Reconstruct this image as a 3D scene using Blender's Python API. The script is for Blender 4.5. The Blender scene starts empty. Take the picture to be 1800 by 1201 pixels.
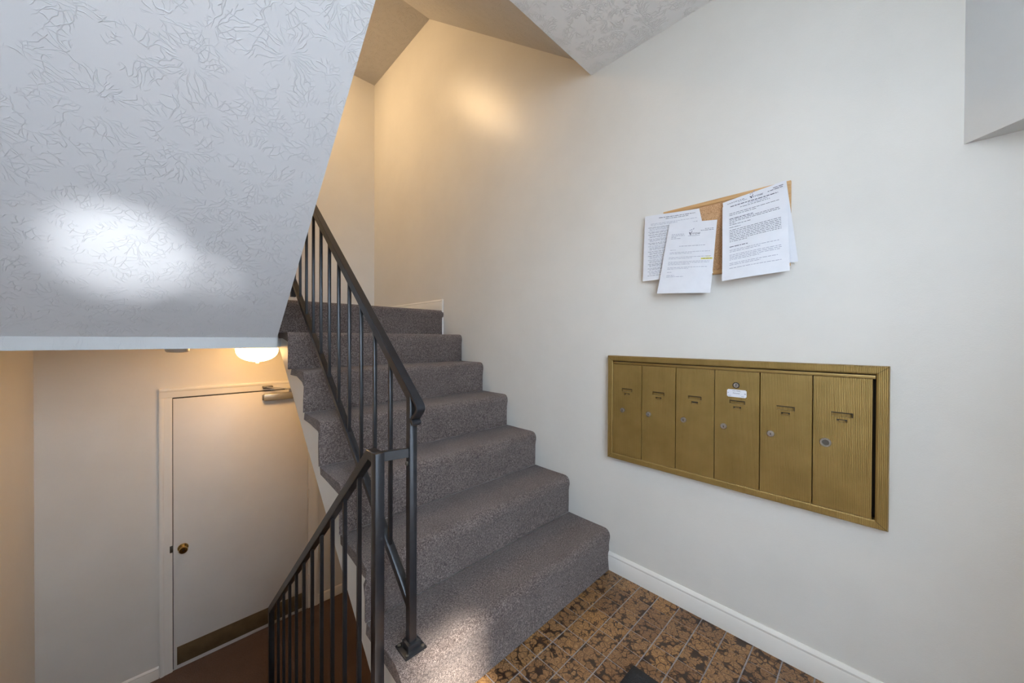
import bpy, bmesh, math, random
from mathutils import Vector, Matrix, noise

random.seed(7)
C = bpy.context.scene.collection
PI = math.pi

# ------------------------------------------------------------------ camera
F_PX = 626.49
cam_d = bpy.data.cameras.new('camera')
cam_d.sensor_fit = 'HORIZONTAL'
cam_d.sensor_width = 36.0
cam_d.lens = 36.0 * F_PX / 1800.0
cam_d.clip_start = 0.01
cam = bpy.data.objects.new('camera', cam_d)
C.objects.link(cam)
yaw, pit, rol = math.radians(44.1022), math.radians(-0.3803), math.radians(0.2443)
fw = Vector((math.sin(yaw) * math.cos(pit), math.cos(yaw) * math.cos(pit), math.sin(pit)))
rt = Vector((math.cos(yaw), -math.sin(yaw), 0))
up = rt.cross(fw)
r2 = rt * math.cos(rol) + up * math.sin(rol)
u2 = -rt * math.sin(rol) + up * math.cos(rol)
m = Matrix((r2, u2, -fw)).transposed().to_4x4()
m.translation = Vector((-1.6209, -0.9737, 1.1676))
cam.matrix_world = m
bpy.context.scene.camera = cam

# ------------------------------------------------------------------ world, sun, exposure
SKY = (0.66, 0.81, 1.0)
SKY_STRENGTH = 22.0
SUN_STRENGTH = 26.0
SUN_DIR = Vector((0.06, 1.0, -1.262))
SUN_ANGLE = 0.06
EXPOSURE = -0.42
LOWER_LAMP = 47.0
UPPER_LAMP = 140.0
LAMP_COL = (1.0, 0.58, 0.22)
UPPER_COL = (1.0, 0.70, 0.39)

w = bpy.data.worlds.new('world')
bpy.context.scene.world = w
w.use_nodes = True
bg = w.node_tree.nodes['Background']
bg.inputs[0].default_value = (*SKY, 1)
bg.inputs[1].default_value = SKY_STRENGTH
sun_d = bpy.data.lights.new('sun', 'SUN')
sun_d.energy = SUN_STRENGTH
sun_d.angle = SUN_ANGLE
sun_d.color = (1.0, 0.93, 0.82)
sun = bpy.data.objects.new('sun', sun_d)
C.objects.link(sun)
sun.location = (-2, -6, 6)
sun.rotation_euler = SUN_DIR.to_track_quat('-Z', 'Y').to_euler()
# the photographer's flash, fired at the sloping soffit (small soft hot spot there)
for nm, aim, pw, cone in (('flash', (-1.73, 0.90, 1.47), 205.0, 15), ('flash_spill', (-1.50, 0.95, 1.42), 56.0, 10)):
    fd = bpy.data.lights.new(nm, 'SPOT')
    fd.energy = pw
    fd.color = (0.90, 0.95, 1.0)
    fd.spot_size = math.radians(cone)
    fd.spot_blend = 1.0
    fd.shadow_soft_size = 0.03
    fo = bpy.data.objects.new(nm, fd)
    C.objects.link(fo)
    fo.location = (-1.75, -0.80, 0.95)
    fo.rotation_euler = (Vector(aim) - fo.location).to_track_quat('-Z', 'Y').to_euler()
# light portal at the glazed entry (guides sampling of the sky only)
por_d = bpy.data.lights.new('entry_portal', 'AREA')
por_d.shape = 'RECTANGLE'
por_d.size, por_d.size_y = 1.3, 2.35
por_d.cycles.is_portal = True
por = bpy.data.objects.new('entry_portal', por_d)
C.objects.link(por)
por.location = (-1.5, -1.72, 1.2)
por.rotation_euler = (PI / 2, 0, PI)      # faces +y, into the hall
vs = bpy.context.scene.view_settings
vs.view_transform = 'Standard'
vs.look = 'None'
vs.gamma = 1.0
vs.use_curve_mapping = False
vs.exposure = EXPOSURE


# ------------------------------------------------------------------ material helpers
class NT:
    def __init__(s, name):
        s.mat = bpy.data.materials.new(name)
        s.mat.use_nodes = True
        s.t = s.mat.node_tree
        s.b = s.t.nodes['Principled BSDF']

    def n(s, typ, **kw):
        nd = s.t.nodes.new(typ)
        for k, v in kw.items():
            if k.startswith('i_'):
                nd.inputs[k[2:]].default_value = v
            else:
                setattr(nd, k, v)
        return nd

    def l(s, a, b):
        s.t.links.new(a, b)

    def math(s, op, a, b=None, clamp=False):
        nd = s.n('ShaderNodeMath', operation=op, use_clamp=clamp)
        for i, x in enumerate((a, b)):
            if x is None:
                continue
            if hasattr(x, 'type') and not isinstance(x, (int, float)):
                s.l(x, nd.inputs[i])
            else:
                nd.inputs[i].default_value = x
        return nd.outputs[0]

    def noise(s, vec, scale, detail=2.0, rough=0.5, dist=0.0):
        nd = s.n('ShaderNodeTexNoise')
        nd.inputs['Scale'].default_value = scale
        nd.inputs['Detail'].default_value = detail
        nd.inputs['Roughness'].default_value = rough
        nd.inputs['Distortion'].default_value = dist
        s.l(vec, nd.inputs['Vector'])
        return nd.outputs['Fac']

    def ramp(s, fac, stops):
        nd = s.n('ShaderNodeValToRGB')
        e = nd.color_ramp.elements
        while len(e) < len(stops):
            e.new(0.5)
        for i, (p, c) in enumerate(stops):
            e[i].position = p
            e[i].color = (*c, 1)
        s.l(fac, nd.inputs[0])
        return nd.outputs[0]

    def bump(s, h, strength, dist):
        nd = s.n('ShaderNodeBump')
        nd.inputs['Strength'].default_value = strength
        nd.inputs['Distance'].default_value = dist
        s.l(h, nd.inputs['Height'])
        s.l(nd.outputs[0], s.b.inputs['Normal'])
        return nd

    def pos(s):
        return s.n('ShaderNodeNewGeometry').outputs['Position']

    def setb(s, col=None, rough=None, metal=None, spec=None):
        if col is not None:
            s.b.inputs['Base Color'].default_value = (*col, 1)
        if rough is not None:
            s.b.inputs['Roughness'].default_value = rough
        if metal is not None:
            s.b.inputs['Metallic'].default_value = metal
        if spec is not None:
            s.b.inputs['Specular IOR Level'].default_value = spec
        return s


def plain(name, col, rough=0.5, metal=0.0, var=0.06, scale=30, bump=0.0, bscale=300, spec=0.5):
    """painted / plastic / metal surface with a little procedural variation"""
    k = NT(name).setb(col, rough, metal, spec)
    p = k.pos()
    f = k.noise(p, scale, 3)
    lo = tuple(c * (1 - var) for c in col)
    hi = tuple(min(1, c * (1 + var)) for c in col)
    k.l(k.ramp(f, [(0.3, lo), (0.7, hi)]), k.b.inputs['Base Color'])
    if bump:
        k.bump(k.noise(p, bscale, 2), bump, 0.001)
    return k.mat


def wall_mat(name, col, rough=0.4, bump=0.25):
    k = NT(name).setb(col, rough, 0, 0.5)
    p = k.pos()
    f = k.noise(p, 2.3, 4, 0.6)
    lo = tuple(c * 0.965 for c in col)
    hi = tuple(min(1, c * 1.02) for c in col)
    k.l(k.ramp(f, [(0.35, lo), (0.65, hi)]), k.b.inputs['Base Color'])
    rr = k.n('ShaderNodeMapRange')
    rr.inputs['To Min'].default_value = rough - 0.05
    rr.inputs['To Max'].default_value = rough + 0.08
    k.l(f, rr.inputs[0])
    k.l(rr.outputs[0], k.b.inputs['Roughness'])
    h = k.math('ADD', k.noise(p, 260, 2, 0.6), k.math('MULTIPLY', k.noise(p, 45, 3), 1.2))
    k.bump(h, bump, 0.0012)
    return k.mat


def ceiling_mat(name, col, rough, strength, scale=1.0, stretch=1.25, wide=1.0):
    """hand-stomped plaster: short curled ridges under gloss paint"""
    k = NT(name).setb(col, rough, 0, 0.5)
    p = k.pos()

    def stomp(cell, seed, count, half):
        """crow's-foot stomps: short ridges fanning out from scattered centres"""
        nz = k.n('ShaderNodeTexNoise')
        nz.inputs['Scale'].default_value = 16
        nz.inputs['Detail'].default_value = 2
        k.l(p, nz.inputs['Vector'])
        sub = k.n('ShaderNodeVectorMath', operation='MULTIPLY_ADD')
        k.l(nz.outputs['Color'], sub.inputs[0])
        sub.inputs[1].default_value = (0.05, 0.05, 0.0)
        k.l(p, sub.inputs[2])
        mp = k.n('ShaderNodeMapping')
        mp.inputs['Location'].default_value = (seed, seed * 0.37, 0)
        mp.inputs['Scale'].default_value = (1, stretch, 0)
        mp.inputs['Rotation'].default_value = (0, 0, seed * 0.0)
        k.l(sub.outputs[0], mp.inputs[0])
        vo = k.n('ShaderNodeTexVoronoi', voronoi_dimensions='2D', feature='F1')
        vo.inputs['Scale'].default_value = 1.0 / cell
        k.l(mp.outputs[0], vo.inputs['Vector'])
        dv = k.n('ShaderNodeVectorMath', operation='SUBTRACT')
        k.l(mp.outputs[0], dv.inputs[0])
        k.l(vo.outputs['Position'], dv.inputs[1])
        sp = k.n('ShaderNodeSeparateXYZ')
        k.l(dv.outputs[0], sp.inputs[0])
        spc = k.n('ShaderNodeSeparateXYZ')
        k.l(vo.outputs['Color'], spc.inputs[0])
        ang = k.math('ADD', k.math('ARCTAN2', sp.outputs[1], sp.outputs[0]), k.math('MULTIPLY', spc.outputs[0], 6.28))
        rad = k.math('SQRT', k.math('ADD', k.math('MULTIPLY', sp.outputs[0], sp.outputs[0]), k.math('MULTIPLY', sp.outputs[1], sp.outputs[1])))
        wob = k.math('MULTIPLY', k.noise(p, 14, 1.5), 0.55)
        fr = k.math('FRACT', k.math('ADD', k.math('MULTIPLY', ang, count / (2 * PI)), wob))
        d = k.math('MULTIPLY', k.math('ABSOLUTE', k.math('SUBTRACT', fr, 0.5)), k.math('MULTIPLY', rad, 2 * PI / count))
        r = k.math('SUBTRACT', 1.0, k.math('DIVIDE', d, half), True)
        mm = k.n('ShaderNodeMapRange')
        mm.inputs['From Min'].default_value = 0.43
        mm.inputs['From Max'].default_value = 0.53
        k.l(k.noise(p, 20, 1.5), mm.inputs[0])
        m2 = k.n('ShaderNodeMapRange')
        m2.inputs['From Min'].default_value = cell * 0.10
        m2.inputs['From Max'].default_value = cell * 0.22
        k.l(rad, m2.inputs[0])
        return k.math('MULTIPLY', k.math('MULTIPLY', r, mm.outputs[0]), m2.outputs[0])

    h = k.math('MAXIMUM', stomp(0.13 * scale, 0.0, 15, 0.0013 * wide), stomp(0.10 * scale, 3.31, 12, 0.0012 * wide))
    h = k.math('MAXIMUM', h, stomp(0.17 * scale, 7.77, 21, 0.0013 * wide))
    h = k.math('ADD', h, k.math('MULTIPLY', k.noise(p, 300, 2), 0.10))
    k.bump(h, strength, 0.0026)
    f = k.noise(p, 3, 3)
    k.l(k.ramp(f, [(0.3, tuple(c * 0.97 for c in col)), (0.7, col)]), k.b.inputs['Base Color'])
    return k.mat


def carpet_mat(name, dark, mid, light):
    k = NT(name).setb(mid, 0.95, 0, 0.1)
    p = k.pos()
    f = k.math('ADD', k.math('MULTIPLY', k.noise(p, 520, 2, 0.7), 0.75), k.math('MULTIPLY', k.noise(p, 150, 2), 0.25))
    c = k.ramp(f, [(0.36, dark), (0.5, mid), (0.64, light)])
    big = k.noise(p, 6, 3)
    mx = k.n('ShaderNodeMix', data_type='RGBA', blend_type='MULTIPLY')
    mx.inputs[0].default_value = 1.0
    k.l(c, mx.inputs[6])
    k.l(k.ramp(big, [(0.3, (0.82, 0.8, 0.8)), (0.7, (1.0, 1.0, 1.0))]), mx.inputs[7])
    k.l(mx.outputs[2], k.b.inputs['Base Color'])
    k.b.inputs['Sheen Weight'].default_value = 0.15
    k.bump(f, 0.9, 0.004)
    return k.mat


def tile_mat():
    k = NT('burl_tile').setb(None, 0.28, 0, 0.5)
    p = k.pos()
    oi = k.n('ShaderNodeObjectInfo')
    off = k.n('ShaderNodeVectorMath', operation='SCALE')
    cmb = k.n('ShaderNodeCombineXYZ')
    k.l(oi.outputs['Random'], cmb.inputs[0])
    k.l(k.math('MULTIPLY', oi.outputs['Random'], 7.31), cmb.inputs[1])
    k.l(cmb.outputs[0], off.inputs[0])
    off.inputs['Scale'].default_value = 13.0
    add = k.n('ShaderNodeVectorMath', operation='ADD')
    k.l(p, add.inputs[0])
    k.l(off.outputs[0], add.inputs[1])
    # wobble
    nz = k.n('ShaderNodeTexNoise')
    nz.inputs['Scale'].default_value = 55
    k.l(add.outputs[0], nz.inputs['Vector'])
    sc = k.n('ShaderNodeVectorMath', operation='SCALE')
    sc.inputs['Scale'].default_value = 0.012
    k.l(nz.outputs['Color'], sc.inputs[0])
    v = k.n('ShaderNodeVectorMath', operation='ADD')
    k.l(add.outputs[0], v.inputs[0])
    k.l(sc.outputs[0], v.inputs[1])
    vo = k.n('ShaderNodeTexVoronoi', feature='F1')
    vo.inputs['Scale'].default_value = 38
    vo.inputs['Randomness'].default_value = 0.9
    k.l(v.outputs[0], vo.inputs['Vector'])
    ve = k.n('ShaderNodeTexVoronoi', feature='DISTANCE_TO_EDGE')
    ve.inputs['Scale'].default_value = 36
    ve.inputs['Randomness'].default_value = 0.9
    k.l(v.outputs[0], ve.inputs['Vector'])
    csep = k.n('ShaderNodeSeparateXYZ')
    k.l(vo.outputs['Color'], csep.inputs[0])
    rsize = k.math('ADD', k.math('MULTIPLY', csep.outputs[0], 0.42), 0.55)
    rel = k.math('DIVIDE', vo.outputs['Distance'], rsize)
    edge = k.math('MULTIPLY', ve.outputs['Distance'], 14.0, True)
    gap = k.math('MULTIPLY', k.math('SUBTRACT', 1.15, rel, True), edge, True)
    blob = k.ramp(gap, [(0.0, (0.040, 0.020, 0.014)), (0.12, (0.055, 0.027, 0.015)), (0.20, (0.21, 0.105, 0.042)), (0.42, (0.45, 0.265, 0.120)), (0.66, (0.27, 0.143, 0.063)), (0.84, (0.48, 0.29, 0.142)), (1.0, (0.20, 0.10, 0.042))])
    ring = k.math('SINE', k.math('MULTIPLY', vo.outputs['Distance'], 34.0))
    rr = k.ramp(ring, [(0.0, (0.70, 0.60, 0.50)), (0.9, (1, 1, 1))])
    mx = k.n('ShaderNodeMix', data_type='RGBA', blend_type='MULTIPLY')
    mx.inputs[0].default_value = 0.55
    k.l(blob, mx.inputs[6])
    k.l(rr, mx.inputs[7])
    gr = k.noise(add.outputs[0], 260, 3, 0.7)
    m2 = k.n('ShaderNodeMix', data_type='RGBA', blend_type='MULTIPLY')
    m2.inputs[0].default_value = 0.7
    k.l(mx.outputs[2], m2.inputs[6])
    k.l(k.ramp(gr, [(0.35, (0.55, 0.5, 0.45)), (0.6, (1, 1, 1))]), m2.inputs[7])
    m3 = k.n('ShaderNodeMix', data_type='RGBA', blend_type='MULTIPLY')
    m3.inputs[0].default_value = 1.0
    k.l(m2.outputs[2], m3.inputs[6])
    k.l(k.ramp(oi.outputs['Random'], [(0.0, (0.72, 0.68, 0.66)), (0.6, (0.95, 0.95, 0.92)), (1.0, (1.15, 1.12, 0.95))]), m3.inputs[7])
    k.l(m3.outputs[2], k.b.inputs['Base Color'])
    k.bump(k.math('ADD', gap, k.math('MULTIPLY', gr, 0.15)), 0.25, 0.003)
    return k.mat


def cork_mat():
    k = NT('cork').setb(None, 0.85)
    p = k.pos()
    vo = k.n('ShaderNodeTexVoronoi')
    vo.inputs['Scale'].default_value = 330
    k.l(p, vo.inputs['Vector'])
    f = k.math('ADD', k.math('MULTIPLY', k.noise(p, 420, 3, 0.7), 0.7), k.math('MULTIPLY', vo.outputs['Distance'], 0.3))
    k.l(k.ramp(f, [(0.33, (0.26, 0.13, 0.055)), (0.47, (0.52, 0.29, 0.14)), (0.65, (0.66, 0.40, 0.21))]), k.b.inputs['Base Color'])
    k.bump(f, 0.4, 0.001)
    return k.mat


def wood_mat(name, a, b):
    k = NT(name).setb(None, 0.5)
    p = k.pos()
    mp = k.n('ShaderNodeMapping')
    mp.inputs['Scale'].default_value = (120, 6, 120)
    k.l(p, mp.inputs[0])
    f = k.noise(mp.outputs[0], 1.5, 4)
    k.l(k.ramp(f, [(0.3, a), (0.7, b)]), k.b.inputs['Base Color'])
    return k.mat


def ribbed_metal():
    """gold anodised aluminium, fine vertical ribs pressed in"""
    k = NT('gold_ribbed').setb((0.30, 0.195, 0.06), 0.42, 0.55, 0.5)
    p = k.pos()
    sp = k.n('ShaderNodeSeparateXYZ')
    k.l(p, sp.inputs[0])
    s1 = k.math('SINE', k.math('MULTIPLY', sp.outputs[1], 2 * PI / 0.0042))
    f = k.noise(p, 14, 4)
    mg = k.n('ShaderNodeMix', data_type='RGBA', blend_type='MULTIPLY')
    mg.inputs[0].default_value = 1.0
    k.l(k.ramp(f, [(0.3, (0.30, 0.195, 0.056)), (0.7, (0.37, 0.24, 0.074))]), mg.inputs[6])
    k.l(k.ramp(k.math('ADD', k.math('MULTIPLY', s1, 0.5), 0.5), [(0.1, (0.80, 0.80, 0.80)), (0.6, (1.04, 1.04, 1.04))]), mg.inputs[7])
    k.l(mg.outputs[2], k.b.inputs['Base Color'])
    k.bump(k.math('ADD', s1, k.math('MULTIPLY', k.noise(p, 700, 2), 0.4)), 0.5, 0.0005)
    return k.mat


def emit(name, col, strength):
    k = NT(name).setb((0.9, 0.88, 0.82), 0.3)
    k.b.inputs['Emission Color'].default_value = (*col, 1)
    k.b.inputs['Emission Strength'].default_value = strength
    return k.mat


def glass_mat():
    mt = bpy.data.materials.new('clear_glass')
    mt.use_nodes = True
    t = mt.node_tree
    t.nodes.clear()
    o = t.nodes.new('ShaderNodeOutputMaterial')
    mix = t.nodes.new('ShaderNodeMixShader')
    tr = t.nodes.new('ShaderNodeBsdfTransparent')
    gl = t.nodes.new('ShaderNodeBsdfGlossy')
    gl.inputs['Roughness'].default_value = 0.02
    mix.inputs[0].default_value = 0.05
    t.links.new(tr.outputs[0], mix.inputs[1])
    t.links.new(gl.outputs[0], mix.inputs[2])
    t.links.new(mix.outputs[0], o.inputs[0])
    return mt


M = dict(
    wall=wall_mat('wall_paint', (0.735, 0.705, 0.648), 0.33),
    trim=wall_mat('trim_paint', (0.80, 0.77, 0.71), 0.35, 0.08),
    door=wall_mat('door_paint', (0.76, 0.72, 0.66), 0.42, 0.12),
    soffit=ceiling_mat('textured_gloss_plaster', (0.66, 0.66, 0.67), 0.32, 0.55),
    ceil=ceiling_mat('textured_plaster', (0.90, 0.90, 0.895), 0.45, 0.8, 0.75, 1.0, 1.7),
    tan=ceiling_mat('darker_plaster', (0.58, 0.56, 0.545), 0.5, 0.7),  # darker plaster for the upper landing ceiling and third flight
    beam=ceiling_mat('textured_edge_plaster', (0.52, 0.515, 0.50), 0.45, 0.2),
    carpet=carpet_mat('speckled_carpet', (0.030, 0.021, 0.018), (0.135, 0.104, 0.092), (0.44, 0.36, 0.325)),
    hall_carpet=carpet_mat('hall_carpet', (0.055, 0.030, 0.020), (0.115, 0.066, 0.046), (0.19, 0.115, 0.083)),
    tile=tile_mat(),
    grout=plain('grout', (0.34, 0.32, 0.33), 0.4, 0, 0.2, 60, 0.4),
    steel=plain('black_painted_steel', (0.011, 0.012, 0.015), 0.32, 0.0, 0.25, 40, 0.12, 160, 0.5),
    gold=ribbed_metal(),
    gold_plain=plain('gold_frame', (0.31, 0.20, 0.062), 0.40, 0.55, 0.08, 20),
    gold_dark=plain('dark_seam_and_shadow', (0.035, 0.024, 0.010), 0.6, 0.2),
    black=plain('shadow_black', (0.008, 0.008, 0.008), 0.6),
    chrome=plain('worn_chrome', (0.46, 0.44, 0.42), 0.3, 1.0, 0.15, 200),
    nickel_dark=plain('dark_nickel', (0.16, 0.15, 0.13), 0.4, 0.9),
    label=plain('label_card', (0.75, 0.76, 0.80), 0.5, 0, 0.03),
    ink=plain('ink', (0.10, 0.10, 0.13), 0.7),
    ink_light=plain('ink_grey', (0.30, 0.30, 0.37), 0.7),
    ink_green=plain('ink_logo_grey', (0.36, 0.40, 0.42), 0.7),
    yellow=plain('highlighter', (0.75, 0.66, 0.12), 0.6),
    paper=plain('white_paper', (0.74, 0.74, 0.765), 0.75, 0, 0.02),
    cork=cork_mat(),
    bulk=wall_mat('bulkhead_paint', (0.72, 0.75, 0.76), 0.45),
    pine=wood_mat('pine_frame', (0.50, 0.28, 0.11), (0.66, 0.40, 0.18)),
    brass=plain('antique_brass', (0.46, 0.32, 0.12), 0.24, 1.0, 0.2, 60),
    bronze=plain('bronze_plate', (0.16, 0.115, 0.062), 0.42, 0.35, 0.15, 12),
    alu=plain('silver_closer', (0.50, 0.47, 0.40), 0.38, 0.7),
    plastic=plain('white_plastic', (0.72, 0.69, 0.62), 0.4),
    rubber=plain('black_rubber', (0.012, 0.013, 0.015), 0.6, 0, 0.3, 90, 0.6, 220),
    mat_pile=carpet_mat('mat_pile', (0.006, 0.006, 0.007), (0.016, 0.016, 0.018), (0.04, 0.04, 0.042)),
    bowl_low=emit('lit_glass_bowl', LAMP_COL, LOWER_LAMP),
    bowl_up=emit('lit_glass_bowl_upper', UPPER_COL, UPPER_LAMP),
    concrete=plain('concrete', (0.34, 0.335, 0.33), 0.85, 0, 0.15, 8, 0.3, 60),
    glass=glass_mat(),
    frame_white=plain('entry_frame', (0.72, 0.71, 0.68), 0.4),
)


# ------------------------------------------------------------------ object helpers
def origin(o):
    return o.matrix_world.translation if o.parent is None else origin(o.parent) + o.location


def tag(o, label=None, cat=None, group=None, kind=None):
    if label:
        o['label'] = label
    if cat:
        o['category'] = cat
    if group:
        o['group'] = group
    if kind:
        o['kind'] = kind
    return o


ORG = {}


def empty(name, loc, label=None, cat=None, group=None, kind=None):
    o = bpy.data.objects.new(name, None)
    o.empty_display_size = 0.05
    o.location = loc
    C.objects.link(o)
    ORG[o.name] = Vector(loc)
    return tag(o, label, cat, group, kind)


class MB:
    """collects shapes given in world coordinates, then links them as one mesh object"""

    def __init__(s):
        s.bm = bmesh.new()

    def _take(s, tmp):
        me = bpy.data.meshes.new('tmp')
        tmp.to_mesh(me)
        tmp.free()
        s.bm.from_mesh(me)
        bpy.data.meshes.remove(me)

    def box(s, x0, x1, y0, y1, z0, z1, bev=0.0, seg=2):
        t = bmesh.new()
        bmesh.ops.create_cube(t, size=1)
        for v in t.verts:
            v.co = Vector(((x0 + x1) / 2 + v.co.x * (x1 - x0), (y0 + y1) / 2 + v.co.y * (y1 - y0), (z0 + z1) / 2 + v.co.z * (z1 - z0)))
        if bev:
            bmesh.ops.bevel(t, geom=t.edges[:], offset=bev, segments=seg, profile=0.5, affect='EDGES')
        s._take(t)
        return s

    def prism(s, poly, axis, a, b, bev=0.0):
        """poly in the plane normal to axis; 'x' -> (y,z), 'y' -> (x,z), 'z' -> (x,y)"""
        t = bmesh.new()

        def P(p, h):
            return {'x': (h, p[0], p[1]), 'y': (p[0], h, p[1]), 'z': (p[0], p[1], h)}[axis]
        va = [t.verts.new(P(p, a)) for p in poly]
        vb = [t.verts.new(P(p, b)) for p in poly]
        t.faces.new(va)
        t.faces.new(vb)
        n = len(poly)
        for i in range(n):
            t.faces.new((va[i], va[(i + 1) % n], vb[(i + 1) % n], vb[i]))
        bmesh.ops.recalc_face_normals(t, faces=t.faces[:])
        if bev:
            bmesh.ops.bevel(t, geom=t.edges[:], offset=bev, segments=1, affect='EDGES')
        bmesh.ops.triangulate(t, faces=[f for f in t.faces if len(f.verts) > 4])
        s._take(t)
        return s

    def bar(s, p, q, w, h, bev=0.0015, vert=True):
        """rectangular bar from p to q; w = horizontal width, h = depth across; ends cut square"""
        p, q = Vector(p), Vector(q)
        d = (q - p)
        L = d.length
        d.normalize()
        upv = Vector((0, 0, 1)) if abs(d.z) < 0.97 else Vector((0, 1, 0))
        side = d.cross(upv).normalized()
        nor = side.cross(d).normalized()
        t = bmesh.new()
        bmesh.ops.create_cube(t, size=1)
        for v in t.verts:
            c = v.co.copy()
            v.co = (p + q) / 2 + d * c.x * L + side * c.y * w + nor * c.z * h
        bmesh.ops.recalc_face_normals(t, faces=t.faces[:])
        if bev:
            bmesh.ops.bevel(t, geom=t.edges[:], offset=bev, segments=2, affect='EDGES')
        s._take(t)
        return s

    def lathe(s, prof, centre, axis, seg=32):
        """prof: (radius, height along axis)"""
        t = bmesh.new()
        c = Vector(centre)
        ax = Vector(axis).normalized()
        a = ax.orthogonal().normalized()
        b = ax.cross(a)
        rings = []
        for r, h in prof:
            if r < 1e-6:
                rings.append([t.verts.new(c + ax * h)])
            else:
                rings.append([t.verts.new(c + ax * h + (a * math.cos(2 * PI * i / seg) + b * math.sin(2 * PI * i / seg)) * r) for i in range(seg)])
        for A, B in zip(rings, rings[1:]):
            for i in range(seg):
                j = (i + 1) % seg
                if len(A) == 1 and len(B) == 1:
                    continue
                if len(A) == 1:
                    t.faces.new((A[0], B[i], B[j]))
                elif len(B) == 1:
                    t.faces.new((A[i], A[j], B[0]))
                else:
                    t.faces.new((A[i], A[j], B[j], B[i]))
        bmesh.ops.recalc_face_normals(t, faces=t.faces[:])
        s._take(t)
        return s

    def build(s, name, mat, parent=None, label=None, cat=None, group=None, kind=None, smooth=35, org=None):
        me = bpy.data.meshes.new(name)
        o_w = Vector((0, 0, 0))
        if parent is not None:
            o_w = ORG[parent.name]
        elif org is not None:
            o_w = Vector(org)
        mine = Vector(org) if (org is not None) else o_w
        bmesh.ops.translate(s.bm, verts=s.bm.verts[:], vec=-mine)
        s.bm.to_mesh(me)
        s.bm.free()
        if smooth:
            for p in me.polygons:
                p.use_smooth = True
            me.set_sharp_from_angle(angle=math.radians(smooth))
        me.materials.append(mat)
        o = bpy.data.objects.new(name, me)
        C.objects.link(o)
        ORG[o.name] = mine
        if parent is not None:
            o.parent = parent
            o.location = mine - o_w
        else:
            o.location = mine
        return tag(o, label, cat, group, kind)


def struct(name, mb, mat, smooth=None):
    return mb.build(name, mat, kind='structure', smooth=smooth)


# ================================================================== THE SETTING
R, T = 0.2002, 0.254           # riser, tread
XL = -1.136                    # open side of the flight
YB = 2.854                     # back wall
XW = -2.243                    # left wall
ZL = -1.44                     # lower hall floor
YF = -1.64                     # entry wall
ZT = 5.3
FLR2 = 14 * R

struct('wall_right', MB().box(0, 0.15, YF - 0.15, YB + 0.15, ZL - 0.2, ZT), M['wall'])
struct('wall_back', MB().box(XW - 0.15, 0, YB, YB + 0.15, ZL - 0.2, ZT), M['wall'])
struct('wall_left', MB().box(XW - 0.15, XW, YF - 0.15, YB, ZL - 0.2, ZT), M['wall'])
# entry wall with a glazed opening
OX0, OX1, OZ0, OZ1 = -2.14, -0.90, 0.02, 2.45
wf = MB()
wf.box(XW, OX0, YF - 0.15, YF, ZL, ZT)
wf.box(OX1, 0, YF - 0.15, YF, ZL, ZT)
wf.box(OX0, OX1, YF - 0.15, YF, ZL, OZ0)
wf.box(OX0, OX1, YF - 0.15, YF, OZ1, ZT)
struct('wall_front', wf, M['wall'])
win = empty('window_1', (-1.5, YF - 0.08, OZ0), kind='structure')
fr = MB()
for a, b in ((OX0, OX0 + 0.09), (-1.30, -1.20), (OX1 - 0.06, OX1)):
    fr.box(a, b, YF - 0.11, YF - 0.05, OZ0, OZ1, 0.004)
for a, b in ((OZ0, 0.22), (OZ1 - 0.06, OZ1)):
    fr.box(OX0, OX1, YF - 0.108, YF - 0.052, a, b, 0.004)
fr.box(OX0 + 0.09, -1.30, YF - 0.106, YF - 0.054, 0.22, 1.20, 0.004)  # solid panel added out of view to cut daylight reaching the lower hall
fr.build('window_frame', M['frame_white'], win)
for a, b in ((OX0 + 0.09, -1.30), (-1.20, OX1 - 0.06)):
    for c, d in ((1.20 if b < -1.2 else 0.22, OZ1 - 0.06),):
        MB().box(a, b, YF - 0.083, YF - 0.077, c, d).build('pane', M['glass'], win)
# outside ground
struct('ground', MB().box(-9, 7, -14, YF - 0.15, -0.3, -0.12), M['concrete'])
struct('ceiling', MB().box(-1.197, 0, YF, 0.104, 2.571, FLR2), M['ceil'])
struct('ceiling_left', MB().box(XW, -1.197, YF, -0.57, 2.571, FLR2), M['ceil'])
struct('ceiling_upper', MB().box(XW - 0.15, 0.15, YF - 0.15, YB + 0.15, ZT, ZT + 0.1), M['ceil'])
# intermediate landings
SHAPE = [(0, 1.52), (0, YB), (XW, YB), (XW, 1.268), (-1.197, 1.268), (-1.197, 1.52)]
struct('floor_landing', MB().prism(SHAPE, 'z', 1.1166, 7 * R - 0.012), M['beam'])
struct('floor_landing_carpet', MB().prism([(x, y + (0.05 if y < 2 else 0)) for x, y in SHAPE], 'z', 7 * R - 0.012, 7 * R), M['carpet'])
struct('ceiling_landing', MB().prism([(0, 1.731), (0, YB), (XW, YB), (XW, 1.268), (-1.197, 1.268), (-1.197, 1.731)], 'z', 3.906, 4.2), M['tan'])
# lower hall
struct('floor_lower', MB().box(XW, 0, 0.09, YB, ZL - 0.15, ZL), M['hall_carpet'])
struct('wall_lower', MB().box(XW, 0, -0.02, 0.08, ZL, -0.24), M['wall'])

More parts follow.
